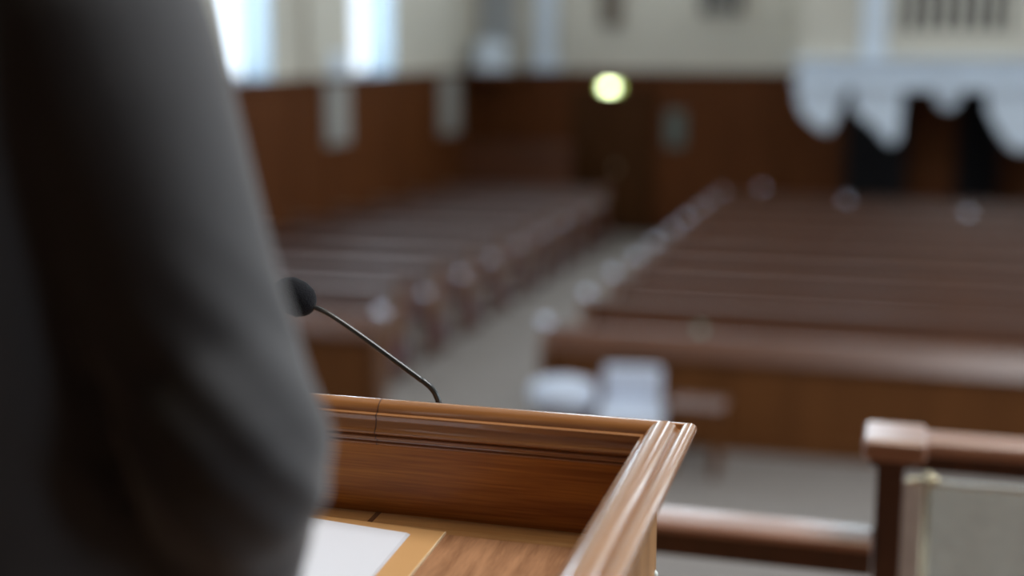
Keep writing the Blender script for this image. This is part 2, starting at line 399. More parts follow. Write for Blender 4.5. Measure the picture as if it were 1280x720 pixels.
no = tag(link('notice_board', boxes((-3.82, -3.52, YB-.09, YB-.055, 1.42, 2.0)), M['stone'], bevel=0.01), 'dim grey notice board on the back panelling right of the doors', 'notice board')
no.data.materials[0] = plain('dim_notice', (0.13, 0.15, 0.13), 0.7)

# raised panelled stall at the rear left
t = thing('rear_stall', 'long low reddish-brown stall against the back wall left of the doors', 'stall', (-6.2, 21.15, 0))
link('panel', boxes((-1.0, .95, 0, .05, 0, 1.42)), M['pew_x'], t)
link('cap_rail', boxes((-1.03, .98, -.05, .10, 1.42, 1.47)), M['pew_x'], t, bevel=0.015)
link('seat', boxes((-1.0, .95, .05, .42, .40, .45)), M['pew_x'], t, bevel=0.01)

# white gallery at right rear
GY = 18.5; GX = -1.5
g = thing('gallery', 'white gallery with drooping carved brackets on the right rear', 'gallery', (0, 0, 0))
link('deck', boxes((GX+.05, XR-.01, GY+.15, YB-.12, 2.46, 2.82)), M['white'], g)
link('cornice', boxes((GX-.05, XR-.01, GY-.10, GY+.15, 2.46, 2.62), (GX-.02, XR-.01, GY-.04, GY+.15, 2.62, 2.80), (GX-.09, XR-.01, GY-.16, GY+.15, 2.80, 2.87)), M['white'], g, bevel=0.02)
link('parapet', boxes((GX, -.30, GY, GY+.12, 2.87, 4.1), (-.30, XR-.01, GY, GY+.12, 2.87, 3.22), (1.10, XR-.01, GY, GY+.12, 3.22, 4.1), (-.30, 1.10, GY, GY+.12, 3.9, 4.1), (GX, GX+.12, GY+.12, YB-.12, 2.87, 4.1)), M['plaster'], g, bevel=0.01)
link('pilaster', boxes((-.72, -.42, GY-.06, GY, 2.87, 4.1)), M['white'], g, bevel=0.01)
link('recess', boxes((-.30, 1.10, GY+.10, GY+.12, 3.22, 3.9)), M['slot'], g)
for i in range(7):
    x = -.20+i*.2
    bm = bmesh.new(); lathe(bm, [(.045, 0), (.05, .08), (.035, .16), (.052, .3), (.034, .5), (.048, .62), (.045, .68)], (x, GY+.05, 3.22), 10)
    link('baluster', bm, M['plaster'], g, smooth=True)
def bracket(poly, w=.30):
    bm = prism(poly, 'Y', GY-.02, GY+w); return link('bracket', bm, M['white'], g, bevel=0.02)
bracket([(-1.50, 2.47), (-1.52, 2.30), (-1.42, 2.10), (-1.22, 1.94), (-1.10, 1.90), (-1.02, 2.02), (-.98, 2.2), (-.90, 2.47)])
bracket([(-.80, 2.47), (-.80, 2.22), (-.68, 2.10), (-.52, 1.98), (-.38, 1.82), (-.28, 1.75), (-.20, 1.85), (-.18, 2.47)])
bracket([(.20, 2.47), (.26, 2.30), (.36, 2.22), (.46, 2.24), (.52, 2.34), (.56, 2.47)])
bracket([(.85, 2.47), (.88, 2.20), (1.00, 1.98), (1.14, 1.78), (1.27, 1.70), (1.55, 1.74), (1.75, 2.0), (1.9, 2.47)])
bracket([(3.3, 2.47), (3.33, 2.20), (3.45, 1.98), (3.6, 1.78), (3.75, 1.70), (3.9, 1.85), (4.1, 2.47)])
for i, (x0, x1, lab) in enumerate(((-1.02, -.12, 'near-black doorway curtain under the left end of the white gallery'), (.62, 1.22, 'near-black doorway curtain under the white gallery beside the right bracket'))):
    bm = bmesh.new(); n = 40
    y0 = YB-.16
    poly = [(x0+(x1-x0)*k/n, y0-.03*math.sin(k*1.3)) for k in range(n+1)] + [(x1, YB-.06), (x0, YB-.06)]
    tag(link('doorway_curtain', prism(poly, 'Z', 0.02, 2.40), M['blackwood']), lab, 'curtain', 'dark curtains under the gallery')

# ------------------------------------------------------------------ pews
def pew(name, x0, x1, y, label, group, aisle, glints=()):
    """aisle = +1 when the aisle end is at x1, -1 when at x0"""
    xa = x1 if aisle > 0 else x0; xw = x0 if aisle > 0 else x1
    t = thing(name, label, 'pew', (xa, y, 0), 0, group)
    a, c = sorted((0, xw-xa))
    # back leans away
    pm = M['pew_left'] if aisle > 0 else M['pew_x']
    link('backrest', prism([(-.055, .38), (-.02, .38), (.075, .80), (.045, .80)], 'X', a+.03, c-.03), pm, t)
    link('cap_rail', boxes((a+.02, c-.02, -.01, .16 if aisle > 0 else .12, .795, .83)), pm, t, bevel=0.014)
    link('seat', boxes((a+.03, c-.03, -.42, .02, .38, .415)), M['pew_x'], t, bevel=0.01)
    link('seat_cushion', boxes((a+.05, c-.05, -.41, -.02, .415, .455)), M['mauve'], t, bevel=0.015)
    link('book_rack', boxes((a+.4, c-.4, .09, .20, .50, .52), (a+.4, c-.4, .19, .20, .50, .60)), M['pew_x'], t, bevel=0.004)
    prof = [(-.46, 0), (-.46, .10), (-.40, .16), (-.36, .40), (-.40, .52), (-.46, .58), (-.45, .66), (-.38, .69), (-.30, .67), (-.20, .66),
            (-.10, .70), (-.04, .80), (.0, .86), (.06, .875), (.11, .85), (.12, .78), (.10, .5), (.12, .16), (.15, .10), (.15, 0)]
    for xe, s in ((0, 1 if aisle > 0 else -1), (xw-xa, -1 if aisle > 0 else 1)):
        e = link('end_panel', prism(prof, 'X', xe-.035, xe+.035), M['pew_z'], t, bevel=0.012)
        link('plinth', boxes((xe-.05, xe+.05, -.48, .17, 0, .09)), M['darkrail'], e, bevel=0.008)
        ais = xe == 0
        bm = bmesh.new(); ball(bm, (xe, -.40, .635), .055, .9, 1, 1, 24); link('arm_knob', bm, M['glint' if ais and aisle > 0 else 'pew_z'], e, smooth=True)  # aisle knob made pale to carry a glint
        bm = bmesh.new(); ball(bm, (xe, .045, .85), .055, .9, 1, 1, 24); link('top_knob', bm, M['glint' if ais and aisle < 0 else 'pew_z'], e, smooth=True)
        bm = prism([(-.30, .14), (.02, .14), (.02, .36), (-.30, .36)], 'X', xe+s*.035, xe+s*.05)
        link('end_pad', bm, M['mauve'], e, bevel=0.006)
    n = max(1, int((c-a)/1.6))
    for i in range(1, n):
        x = a+(c-a)*i/n
        link('support', boxes((x-.02, x+.02, -.38, .03, 0, .38)), M['pew_z'], t)
    for fx in glints:  # pale blobs added to stand in for glints on the far pews
        bm = bmesh.new(); lathe(bm, [(.012, .82), (.02, .845), (.035, .86), (.055, .895), (.055, .92), (.035, .965), (.0, .975)], (fx-xa, .04, 0), 18)
        link('finial', bm, M['glint'], t, smooth=True)
    return t
ORD = ['first', 'second', 'third', 'fourth', 'fifth', 'sixth', 'seventh', 'eighth', 'ninth']
def pf(side, x0, x1, y, label):
    t = thing('front_panelling', label, 'pew front', (x0, y, 0), 0, 'panelled fronts before the pews')
    L_ = x1-x0
    link('panel', boxes((0, L_, 0, .04, 0.04, .80)), M['panel_front'], t)
    link('top_board', prism([(-.06, .715), (-.055, .70), (.05, .70), (.10, .875), (.085, .888), (.05, .885)], 'X', -.02, L_+.02), M['pew_x'], t, bevel=0.006)
    link('base_board', boxes((0, L_, -.02, .04, 0, .12)), M['panel_front'], t, bevel=0.006)
    n = int(L_/.9)
    for i in range(n+1):
        x = i*(L_-.08)/n
        link('stile', boxes((x, x+.08, -.015, 0, .12, .70)), M['panel_front'], t, bevel=0.004)
    link('end_panel', prism([(-.07, 0), (-.07, .7), (.04, .89), (.09, .91), (.12, .88), (.12, .6), (.12, 0)], 'X', -.04 if side > 0 else L_, 0 if side > 0 else L_+.04), M['pew_z'], t, bevel=0.01)
    bm = bmesh.new(); ball(bm, (-.02 if side > 0 else L_+.02, .05, .90), .055); link('top_knob', bm, M['glint'], t, smooth=True)  # pale metal stands in for the glint on this end
    return t
pf(1, -2.70, 5.6, 10.10, 'long brown panelled front before the right bank of pews')
pf(-1, -7.9, -4.13, 10.10, 'brown panelled front before the left bank, behind the microphone')
PY0 = 11.62; PITCH = 1.10
row_glints = {8: (-2.15,), 7: (-.86,), 6: (.70,)}  # far rows that carry an added glint
for k in range(9):
    y = PY0+PITCH*k
    xl = -7.1-(YB-(y-.5))*.115+.12
    pew('pew', xl, -4.52, y, 'brown pew left of the aisle, %s row from the front' % ORD[k], 'pews left of the aisle', 1)
    pew('pew', -2.74, (5.6 if y < 17.6 else 5.6), y, 'long brown pew right of the aisle, %s row from the front' % ORD[k], 'pews right of the aisle', -1, row_glints.get(k, ()))
bm = bmesh.new(); lathe(bm, [(.0, 0), (.022, 0), (.030, .012), (.034, .05), (.033, .052), (.028, .012), (0, .01)], (-1.50, 10.17, .889), 20)
tag(link('green_cup', bm, M['green'], smooth=True), 'tiny pale green cup on the ledge of the front panelling', 'cup')

# ------------------------------------------------------------------ white chair, stool and little table before the front pew
t = thing('chair', 'white upholstered chair standing before the right front panelling', 'chair', (-1.88, 9.42, 0), R(8))
link('seat', boxes((-.24, .24, -.24, .22, .36, .47)), M['chairwhite'], t, bevel=0.035)
link('backrest', boxes((-.215, .21, .19, .27, .44, .725)), M['chairwhite'], t, bevel=0.03)
for x in (-.2, .2):
    for y in (-.2, .22):
        bm = bmesh.new(); tube(bm, [(x, y, .37), (x*1.05, y*1.05, 0)], [.022, .014], 10); link('leg', bm, M['pew_z'], t, smooth=True)
t = thing('stool', 'round white upholstered stool left of the white chair', 'stool', (-2.42, 9.55, 0))
bm = bmesh.new(); lathe(bm, [(0, .40), (.20, .40), (.245, .44), (.25, .52), (.235, .575), (.17, .60), (0, .605)], (0, 0, 0), 32); link('seat', bm, M['chairwhite'], t, smooth=True)
for k in range(4):
    a = R(45+90*k); bm = bmesh.new(); tube(bm, [(.15*math.cos(a), .15*math.sin(a), .41), (.19*math.cos(a), .19*math.sin(a), 0)], [.02, .014], 10); link('leg', bm, M['pew_z'], t, smooth=True)
t = thing('side_table', 'small brown wooden table right of the white chair', 'table', (-1.42, 9.5, 0))
link('table_top', boxes((-.20, .22, -.17, .17, .50, .535)), M['pew_x'], t, bevel=0.01)
link('apron', boxes((-.17, .19, -.14, .14, .42, .50)), M['panel_front'], t)
for x in (-.16, .16):
    for y in (-.12, .12):
        link('leg', boxes((x-.02, x+.02, y-.02, y+.02, 0, .45)), M['panel_front'], t, bevel=0.004)

# ------------------------------------------------------------------ platform railing at the right
RY = 2.36
t = thing('platform_railing', 'dark wooden railing with a polished cap right of the lectern', 'railing', (0, 0, 0))
def cap(x0, x1, y, z, w=.035, h=.030):
    prof = [(-w, -h), (-w-.003, -h*.6), (-w+.001, -h*.22), (-w*.78, 0), (0, .003), (w*.78, 0), (w-.001, -h*.22), (w+.003, -h*.6), (w, -h)]
    return prism([(y+u, z+v) for u, v in prof], 'X', x0, x1)
link('cap_rail', cap(.045, 1.9, RY, 2.434, .04, .028), M['rail'], t, smooth=False, bevel=0.004)
link('under_rail', boxes((.03, 1.9, RY-.022, RY+.022, 2.375, 2.404)), M['darkrail'], t, bevel=0.003)
bm = boxes((-.058, .047, RY-.075, RY+.055, 2.400, 2.438)); link('post_cap', bm, M['rail'], t, bevel=0.010)
link('neck_mould', boxes((-.046, .028, RY-.040, RY+.035, 2.380, 2.396)), M['darkrail'], t, bevel=0.004)
link('post', boxes((-.034, .012, RY-.024, RY+.024, PZ, 2.382)), M['darkrail'], t, bevel=0.002)
link('lower_cap', cap(-.75, -.035, RY-.03, 2.258, .046, .020), M['rail'], t, bevel=0.006)
link('lower_rail', boxes((-.75, -.035, RY-.065, RY+.005, 2.192, 2.239)), M['darkrail'], t, bevel=0.003)
link('post', boxes((-.79, -.745, RY-.055, RY-.005, PZ, 2.25)), M['darkrail'], t, bevel=0.002)
link('post', boxes((1.86, 1.905, RY-.024, RY+.024, PZ, 2.40)), M['darkrail'], t, bevel=0.002)
t = thing('cloth_screen', 'grey cloth screen hung on pale metal rods behind the railing post', 'screen', (0, 0, 0))
SY = RY+.062
bm = bmesh.new(); tube(bm, [(.053, SY-.008, PZ), (.053, SY-.008, 2.35)], .0055, 14); link('upright', bm, M['brass'], t, smooth=True)
for x, z, r in ((.037, 2.334, .0075), (.049, 2.366, .0065), (.062, 2.336, .0095), (.024, 2.332, .007)):
    bm = bmesh.new(); ball(bm, (x, SY-.012, z), r); link('finial', bm, M['brass'], t, smooth=True)
bm = bmesh.new(); tube(bm, [(.058, SY-.006, 2.331), (1.2, SY-.006, 2.331)], .0062, 14); link('rod', bm, M['steel'], t, smooth=True)
bm = bmesh.new(); tube(bm, [(.018, SY-.006, 2.331), (.046, SY-.006, 2.331)], .006, 14); link('rod', bm, M['steel'], t, smooth=True)
bm = bmesh.new(); tube(bm, [(1.2, SY-.008, PZ), (1.2, SY-.008, 2.345)], .0055, 14); link('upright', bm, M['brass'], t, smooth=True)
link('cloth', prism([(.060+1.14*k/60, SY+.002*math.sin(k*.9)-.002) for k in range(61)]+[(1.2, SY+.004), (.060, SY+.004)], 'Z', PZ+.03, 2.330), M['greypanel'], t)
link('cloth', boxes((.012, .047, SY-.002, SY+.003, PZ+.03, 2.330)), M['beigepanel'], t, bevel=0.001)

# ------------------------------------------------------------------ lectern
LX0, LX1 = -1.05, -.195           # outer edges of the rim
LYB, LYF = 1.317, 0.865
TZ = 2.730                        # rim crest at the back
SL = math.tan(R(3.3)); DS = math.tan(R(3.5))
lec = thing('lectern', 'polished honey oak lectern with moulded rim in the foreground', 'lectern', (0, 0, 0))
def arc(cx, cz, r, a0, a1, n):
    return [(cx+r*math.cos(R(a0+(a1-a0)*i/n)), cz+r*math.sin(R(a0+(a1-a0)*i/n))) for i in range(n+1)]
# section of the rim: u inward from the outer edge, v up from the crest
prof = []
prof += [(.034, -.030), (.014, -.0235)]
prof += arc(.0082, -.0150, .0082, -80+360, 62, 12)               # outer bead
prof += [(.0135, -.0108), (.0150, -.0125), (.0163, -.0118)]      # groove
prof += arc(.0308, -.0140, .0140, 164, 12, 18)                   # big round
prof += [(.0450, -.0112), (.0472, -.0114), (.0485, -.0126), (.0488, -.0150)]
prof += [(.0480, -.0168), (.0482, -.0205), (.0494, -.0248), (.0508, -.0272)]
prof += arc(.0508, -.0300, .0024, 80, -80, 6)
prof += [(.0485, -.0330), (.0480, -.0342)]
prof += arc(.0486, -.0365, .0021, 80, -80, 6)
prof += [(.0462, -.0392), (.0462, -.0412)]
prof += arc(.0468, -.0434, .0017, 80, -80, 6)
prof += [(.0435, -.0460), (.0430, -.0485), (.034, -.0485)]
def sweep(path_fn, pts, name, mat):
    """path_fn(t, u, v) -> world"""
    bm = bmesh.new(); rings = []
    for t_ in pts: rings.append([bm.verts.new(path_fn(t_, u, v)) for u, v in prof])
    n = len(prof)
    for a_, c_ in zip(rings, rings[1:]):
        for s in range(n): bm.faces.new((a_[s], a_[(s+1) % n], c_[(s+1) % n], c_[s]))
    bm.faces.new(rings[0][::-1]); bm.faces.new(rings[-1])
    o = link(name, bm, mat, lec)
    for p in o.data.polygons: p.use_smooth = True
    o.data.set_sharp_from_angle(angle=R(38))
    return o
def slope(y): return (y-LYB)*SL
def back_path(t_, u, v):
    x = (LX0+u) if t_ == 0 else ((LX1-u) if t_ == 1 else LX0+(LX1-LX0)*t_)
    return (x, LYB-u, TZ+v+slope(LYB-u)*0)
def right_path(t_, u, v):
    y = (LYB-u) if t_ == 0 else LYF+.0
    return (LX1-u, y, TZ+v+(0 if t_ == 0 else slope(LYF)))
def left_path(t_, u, v):
    y = (LYB-u) if t_ == 0 else LYF
    return (LX0+u, y, TZ+v+(0 if t_ == 0 else slope(LYF)))
sweep(back_path, [0, 1], 'back_rim', M['oak_rim'])
sweep(right_path, [0, 1], 'right_rim', M['oak_rim_y'])
sweep(left_path, [0, 1], 'left_rim', M['oak_rim_y'])
# dark joint line in the back rim
bm = bmesh.new(); xj = -.5215
rA = []; rB = []
for u, v in prof:
    c = (.030, -.020); du, dv = u-c[0], v-c[1]; q = 1.008
    rA.append(bm.verts.new((xj-.0007, LYB-(c[0]+du*q), TZ+c[1]+dv*q))); rB.append(bm.verts.new((xj+.0007, LYB-(c[0]+du*q), TZ+c[1]+dv*q)))
n = len(prof)
for s in range(n): bm.faces.new((rA[s], rA[(s+1) % n], rB[(s+1) % n], rB[s]))
bm.faces.new(rA[::-1]); bm.faces.new(rB)
link('joint_line', bm, M['seam'], lec)
PB = 0.0460; PO = .0332
link('back_board', boxes((LX0+PO, LX1-PO, LYB-PB, LYB-PO, 2.545, TZ-.035)), M['oak_x'], lec)
for nm, xo, xi in (('right_board', LX1-PO+.0005, LX1-PB), ('left_board', LX0+PO-.0005, LX0+PB)):
    bm = prism([(LYF+.004, 2.52), (LYB-PO+.0005, 2.52), (LYB-PO+.0005, TZ-.035), (LYF+.004, TZ-.035+slope(LYF))], 'X', min(xo, xi), max(xo, xi))
    link(nm, bm, M['oak_z'], lec, bevel=0.001)
def dz(y): return 2.6107+(y-1.271)*DS
link('desk_board', prism([(LYF-.01, dz(LYF-.01)-.022), (LYB-PB+.002, dz(LYB-PB)-.022), (LYB-PB+.002, dz(LYB-PB)-.0012), (LYF-.01, dz(LYF-.01)-.0012)], 'X', LX0+PB-.002, LX1-PB+.002), M['oak_x'], lec)
# desk surface: back strip in two lengths, a dark inlay between them, and the feathered veneer field
def slab(name, x0, x1, y0, y1, up, mat):
    bm = bmesh.new(); vs = []
    for x in (x0, x1):
        for y in (y0, y1):
            for z in (-.0014, up): vs.append(bm.verts.new((x, y, dz(y)+z)))
    for f in ((0,1,3,2),(4,6,7,5),(0,4,5,1),(2,3,7,6),(0,2,6,4),(1,5,7,3)): bm.faces.new([vs[i] for i in f])
    return link(name, bm, mat, lec)
slab('desk_border', LX0+PB, -.5240, 1.2350, 1.2710, 0, M['oak_desk'])
slab('desk_border', -.5185, LX1-PB, 1.2350, 1.2710, 0, M['oak_desk'])
slab('inlay', -.5240, -.5185, 1.2350, 1.2710, 0.0005, M['seam'])
slab('desk_veneer', LX0+PB, LX1-PB, LYF, 1.2350, -0.0001, M['burl'])
link('front_lip', boxes((LX0+.01, LX1-.01, LYF-.03, LYF-.008, dz(LYF)-.05, dz(LYF)+.014)), M['oak_x'], lec, bevel=0.005)
# base mould, cabinet and foot
link('base_mould', boxes((LX0+.018, LX1-.018, LYF-.02, LYB-.018, 2.488, 2.522), (LX0+.027, LX1-.027, LYF-.01, LYB-.027, 2.52, 2.545)), M['oak_x'], lec, bevel=0.006)
bm = bmesh.new(); ball(bm, (-.2300, 1.280, 2.572), .005); link('corner_bead', bm, M['steel'], lec, smooth=True)
link('cabinet', boxes((LX0+.06, LX1-.06, LYF+.12, LYB-.065, PZ+.08, 2.49), (LX0+.12, LX1-.12, LYB-.066, LYB-.052, PZ+.2, 2.4)), M['oak_z'], lec, bevel=0.004)
link('foot', boxes((LX0+.02, LX1-.02, LYF+.08, LYB-.01, PZ, PZ+.09)), M['oak_x'], lec, bevel=0.01)

# microphone on the far side of the lectern
mic = thing('gooseneck_microphone', 'black gooseneck microphone rising behind the lectern rim', 'microphone', (0, 0, 0))
MY = 1.337
def mp(pts): return [(x-.003, MY, z-.003) for x, z in pts]
bm = bmesh.new(); lathe(bm, [(.0, 0), (.020, 0), (.020, .006), (.008, .012), (.006, .03), (0, .03)], (-.4735, MY+.004, 2.58), 20); link('mount', bm, M['neck'], mic, smooth=True)
link('bracket', boxes((-.50, -.447, LYB-.032, MY+.03, 2.57, 2.58)), M['neck'], mic, bevel=0.002)
bm = bmesh.new(); tube(bm, mp([(-.4735, 2.59), (-.4735, 2.66), (-.4735, 2.712), (-.4765, 2.7265), (-.4830, 2.7355), (-.4925, 2.7425)]), [.0034, .0034, .0034, .0033, .0032, .0031], 18, 8); link('gooseneck', bm, M['neck'], mic, smooth=True)
bm = bmesh.new(); tube(bm, mp([(-.4928, 2.7424), (-.5225, 2.7615), (-.5545, 2.7822), (-.5870, 2.8022), (-.6070, 2.8125), (-.622, 2.8170)]), [.0031, .0030, .0028, .0026, .0027, .0030], 18, 8); link('stem', bm, M['neck'], mic, smooth=True)
bm = bmesh.new(); tube(bm, mp([(-.618, 2.8135), (-.6215, 2.8155), (-.628, 2.8195), (-.638, 2.8250), (-.650, 2.8310), (-.659, 2.8360), (-.663, 2.8385)]), [.004, .0115, .0180, .0205, .0190, .0125, .004], 28, 4)
link('windscreen', bm, M['foam'], mic, smooth=True)

# folder and papers on the desk
t = thing('folder', 'tan board folder lying open on the lectern desk', 'folder', (0, 0, 0))
def sheet(name, pts, th, z_off, mat, parent, curl=None, nx=1, ny=1):
    """pts: four corners (near-left, near-right, far-right, far-left) in x, y on the desk"""
    bm = bmesh.new(); top = []; bot = []
    for j in range(ny+1):
        rt, rb = [], []
        for i in range(nx+1):
            s, q = i/nx, j/ny
            x = (pts[0][0]*(1-s)+pts[1][0]*s)*(1-q)+(pts[3][0]*(1-s)+pts[2][0]*s)*q
            y = (pts[0][1]*(1-s)+pts[1][1]*s)*(1-q)+(pts[3][1]*(1-s)+pts[2][1]*s)*q
            c = curl(s, q) if curl else 0
            rt.append(bm.verts.new((x, y, dz(y)+z_off+th+c))); rb.append(bm.verts.new((x, y, dz(y)+z_off+c)))
        top.append(rt); bot.append(rb)
    for j in range(ny):
        for i in range(nx):
            bm.faces.new((top[j][i], top[j][i+1], top[j+1][i+1], top[j+1][i])); bm.faces.new((bot[j][i], bot[j+1][i], bot[j+1][i+1], bot[j][i+1]))
    for i in range(nx):
        bm.faces.new((top[0][i], bot[0][i], bot[0][i+1], top[0][i+1])); bm.faces.new((top[ny][i], top[ny][i+1], bot[ny][i+1], bot[ny][i]))
    for j in range(ny):
        bm.faces.new((top[j][0], top[j+1][0], bot[j+1][0], bot[j][0])); bm.faces.new((top[j][nx], bot[j][nx], bot[j+1][nx], top[j+1][nx]))
    return link(name, bm, mat, parent, smooth=False)
sheet('cover', [(-.78, .93), (-.4335, .93), (-.4347, 1.2345), (-.78, 1.2545)], .0022, .0006, M['folder'], t)
sheet('edge_binding', [(-.4338, .93), (-.4326, .93), (-.4338, 1.2348), (-.4350, 1.2348)], .0028, .0004, M['folder_edge'], t)
for k in range(5):
    sh = k*.0006
    cu = lambda s, q, k=k: .0006*k+.0035*math.sin(max(0, q)*math.pi*.5)**3*(1-s)**1.2*1.5
    o = sheet('paper_sheet', [(-.74+sh, .95), (-.4640+sh*.7, .95-sh), (-.4665-sh, 1.2190-sh), (-.74-sh, 1.2330+sh)], .0003, .0031, M['paper'], None, cu, 12, 12)
    tag(o, ['white sheet of paper lowest in the pile on the tan folder', 'white sheet second from the bottom of the pile on the folder', 'white sheet in the middle of the pile on the folder', 'white sheet just under the topmost on the folder', 'topmost white sheet of paper on the tan folder beside the arm'][k], 'paper', 'papers on the folder')

# ------------------------------------------------------------------ the speaker
person = thing('person', 'person in charcoal suit jacket seen from behind at the lectern', 'person', (0, 0, 0))
CX, CY = -.655, .698
S_ = Vector((-.492, .722, 3.150)); E_ = Vector((-.385, .700, 2.872)); W_ = Vector((-.444, .792, 2.650))
def mir(v): return Vector((2*CX-v[0], v[1], v[2]))
def body_ellipse(bm, rows, seg=40, pw=2.4):
    rings = []
    for (z, cx, cy, rx, ry) in rows:
        ring = []
        for s in range(seg):
            a = 2*math.pi*s/seg; c, d_ = math.cos(a), math.sin(a)
            ring.append(bm.verts.new((cx+rx*math.copysign(abs(c)**(2/pw), c), cy+ry*math.copysign(abs(d_)**(2/pw), d_), z)))
        rings.append(ring)
    for a_, b_ in zip(rings, rings[1:]):
        for s in range(seg): bm.faces.new((a_[s], a_[(s+1) % seg], b_[(s+1) % seg], b_[s]))
    bm.faces.new(rings[0][::-1]); bm.faces.new(rings[-1])

def hand(bm, w, fwd, side, palm_dn=Vector((0, 0, -1)), k=1.0):
    """five fingers, gently curled; side = +1 thumb towards +x"""
    f = fwd.normalized(); s = f.cross(Vector((0, 0, 1))).normalized()*side; d_ = palm_dn
    tube(bm, [w-f*.03, w+f*.01, w+f*.05, w+f*.085], [(.024, .030), (.019, .034), (.017, .041), (.014, .040)], 16, 3)
    ln = [.072, .082, .076, .060]
    for i in range(4):
        o_ = w+f*.075+s*(.030-.020*i)
        L1 = ln[i]
        g = (f+s*(.12-.08*i)).normalized()
        tube(bm, [o_-g*.02, o_+g*L1*.45+d_*.002, o_+g*L1*.75+d_*.012, o_+g*L1*.97+d_*.026], [.0098, .0092, .0082, .0066], 12, 4)
    o_ = w+f*.022+s*.026
    tube(bm, [o_-s*.01, o_+s*.022+f*.022+d_*.006, o_+s*.030+f*.048+d_*.012, o_+s*.028+f*.068+d_*.018], [.014, .012, .010, .0075], 12, 4)

# body: one continuous skin
bm = bmesh.new()
body_ellipse(bm, [(2.62, CX, CY, .15, .10), (2.75, CX, CY, .14, .09), (2.95, CX, CY, .145, .09), (3.08, CX, CY, .14, .08), (3.16, CX, CY, .12, .065), (3.20, CX, CY, .08, .06)])
tube(bm, [(CX, CY-.005, 3.14), (CX, CY+.005, 3.22), (CX, CY+.015, 3.30)], [.062, .056, .056], 20, 3)
# head: skull, jaw, nose, ears, lips, brow
hc = Vector((CX, CY+.03, 3.385))
ball(bm, hc+Vector((0, -.012, .03)), .1, .76, .95, .92, 32)
ball(bm, hc+Vector((0, .022, -.035)), .1, .62, .70, .82, 32)
ball(bm, hc+Vector((0, .062, -.092)), .03, 1.1, .8, .8, 16)
tube(bm, [hc+Vector((0, .085, .018)), hc+Vector((0, .102, -.012)), hc+Vector((0, .112, -.030)), hc+Vector((0, .095, -.040))], [.008, .010, .014, .010], 12, 3)
tube(bm, [hc+Vector((-.024, .082, -.066)), hc+Vector((0, .094, -.064)), hc+Vector((.024, .082, -.066))], [.004, .0075, .004], 10, 3)
for sx in (-1, 1):
    ball(bm, hc+Vector((sx*.077, -.012, -.005)), .030, .32, .62, 1.0, 16)
    tube(bm, [hc+Vector((sx*.012, .080, .034)), hc+Vector((sx*.034, .082, .038)), hc+Vector((sx*.055, .062, .030))], [.005, .007, .005], 10, 2)
for sh, el, wr, sd in ((S_, E_, W_, -1), (mir(S_), mir(E_), mir(W_), 1)):
    tube(bm, [sh+Vector((.05*sd, 0, -.03)), sh+Vector((.01*sd, 0, -.02)), sh.lerp(el, .5), el, el.lerp(wr, .4), wr], [.036, .038, .040, .036, .036, .025], 18, 4)
    hand(bm, wr, Vector((.10*sd, .93, -.10)), sd)
for sx in (-1, 1):
    tube(bm, [(CX+sx*.07, CY, 2.70), (CX+sx*.09, CY, 2.55), (CX+sx*.10, CY+.01, 2.25), (CX+sx*.11, CY-.005, 2.05), (CX+sx*.115, CY-.01, 1.82)], [.08, .088, .060, .055, .038], 20, 4)
    tube(bm, [(CX+sx*.115, CY-.03, 1.775), (CX+sx*.12, CY+.05, 1.765), (CX+sx*.125, CY+.14, 1.752)], [.036, .034, .022], 16, 3)
union('body', bm, M['skin'], person, 0.0045, 3)
for sx in (-1, 1):
    bm = bmesh.new(); ball(bm, hc+Vector((sx*.030, .0715, .014)), .0118); e = link('eye', bm, M['eye'], person, smooth=True)
    bm = bmesh.new(); ball(bm, hc+Vector((sx*.030, .0795, .014)), .0058, 1, .75, 1); link('iris', bm, M['hair'], e, smooth=True)
bm = bmesh.new(); ball(bm, hc+Vector((0, -.030, .048)), .1, .82, .95, .90, 32); ball(bm, hc+Vector((0, -.055, -.01)), .08, .86, .75, .9, 24)
tube(bm, [hc+Vector((-.06, .05, .09)), hc+Vector((0, .068, .108)), hc+Vector((.055, .05, .09))], [.018, .024, .018], 14, 3)
union('hair', bm, M['hair'], person, 0.006, 2, lambda c: .0015*noise.noise(c*90))

# jacket: torso and both sleeves in one continuous cloth
def fold(v):
    # soft cloth folds: broad drape plus creases gathered at the elbows
    n_ = .0022*noise.noise(Vector((v.x*14, v.y*14, v.z*7)))
    for e in (E_, mir(E_)):
        d_ = (v-e).length
        if d_ < .14:
            n_ += .0024*math.sin((v.z*1.0+v.y*.8+v.x*.9)*130+2.0*noise.noise(v*12))*max(0, 1-d_/.14)**1.3
    return n_
bm = bmesh.new()
body_ellipse(bm, [(2.44, CX+.01, CY-.015, .225, .145), (2.55, CX+.01, CY-.015, .225, .145), (2.68, CX+.015, CY-.012, .220, .138), (2.80, CX+.018, CY-.005, .208, .128), (2.92, CX+.01, CY, .198, .126),
                  (3.03, CX, CY, .188, .126), (3.10, CX, CY-.003, .180, .115), (3.16, CX, CY-.005, .155, .095), (3.20, CX, CY-.008, .115, .078), (3.235, CX, CY-.010, .074, .066), (3.255, CX, CY-.012, .064, .06)], 48, 2.3)
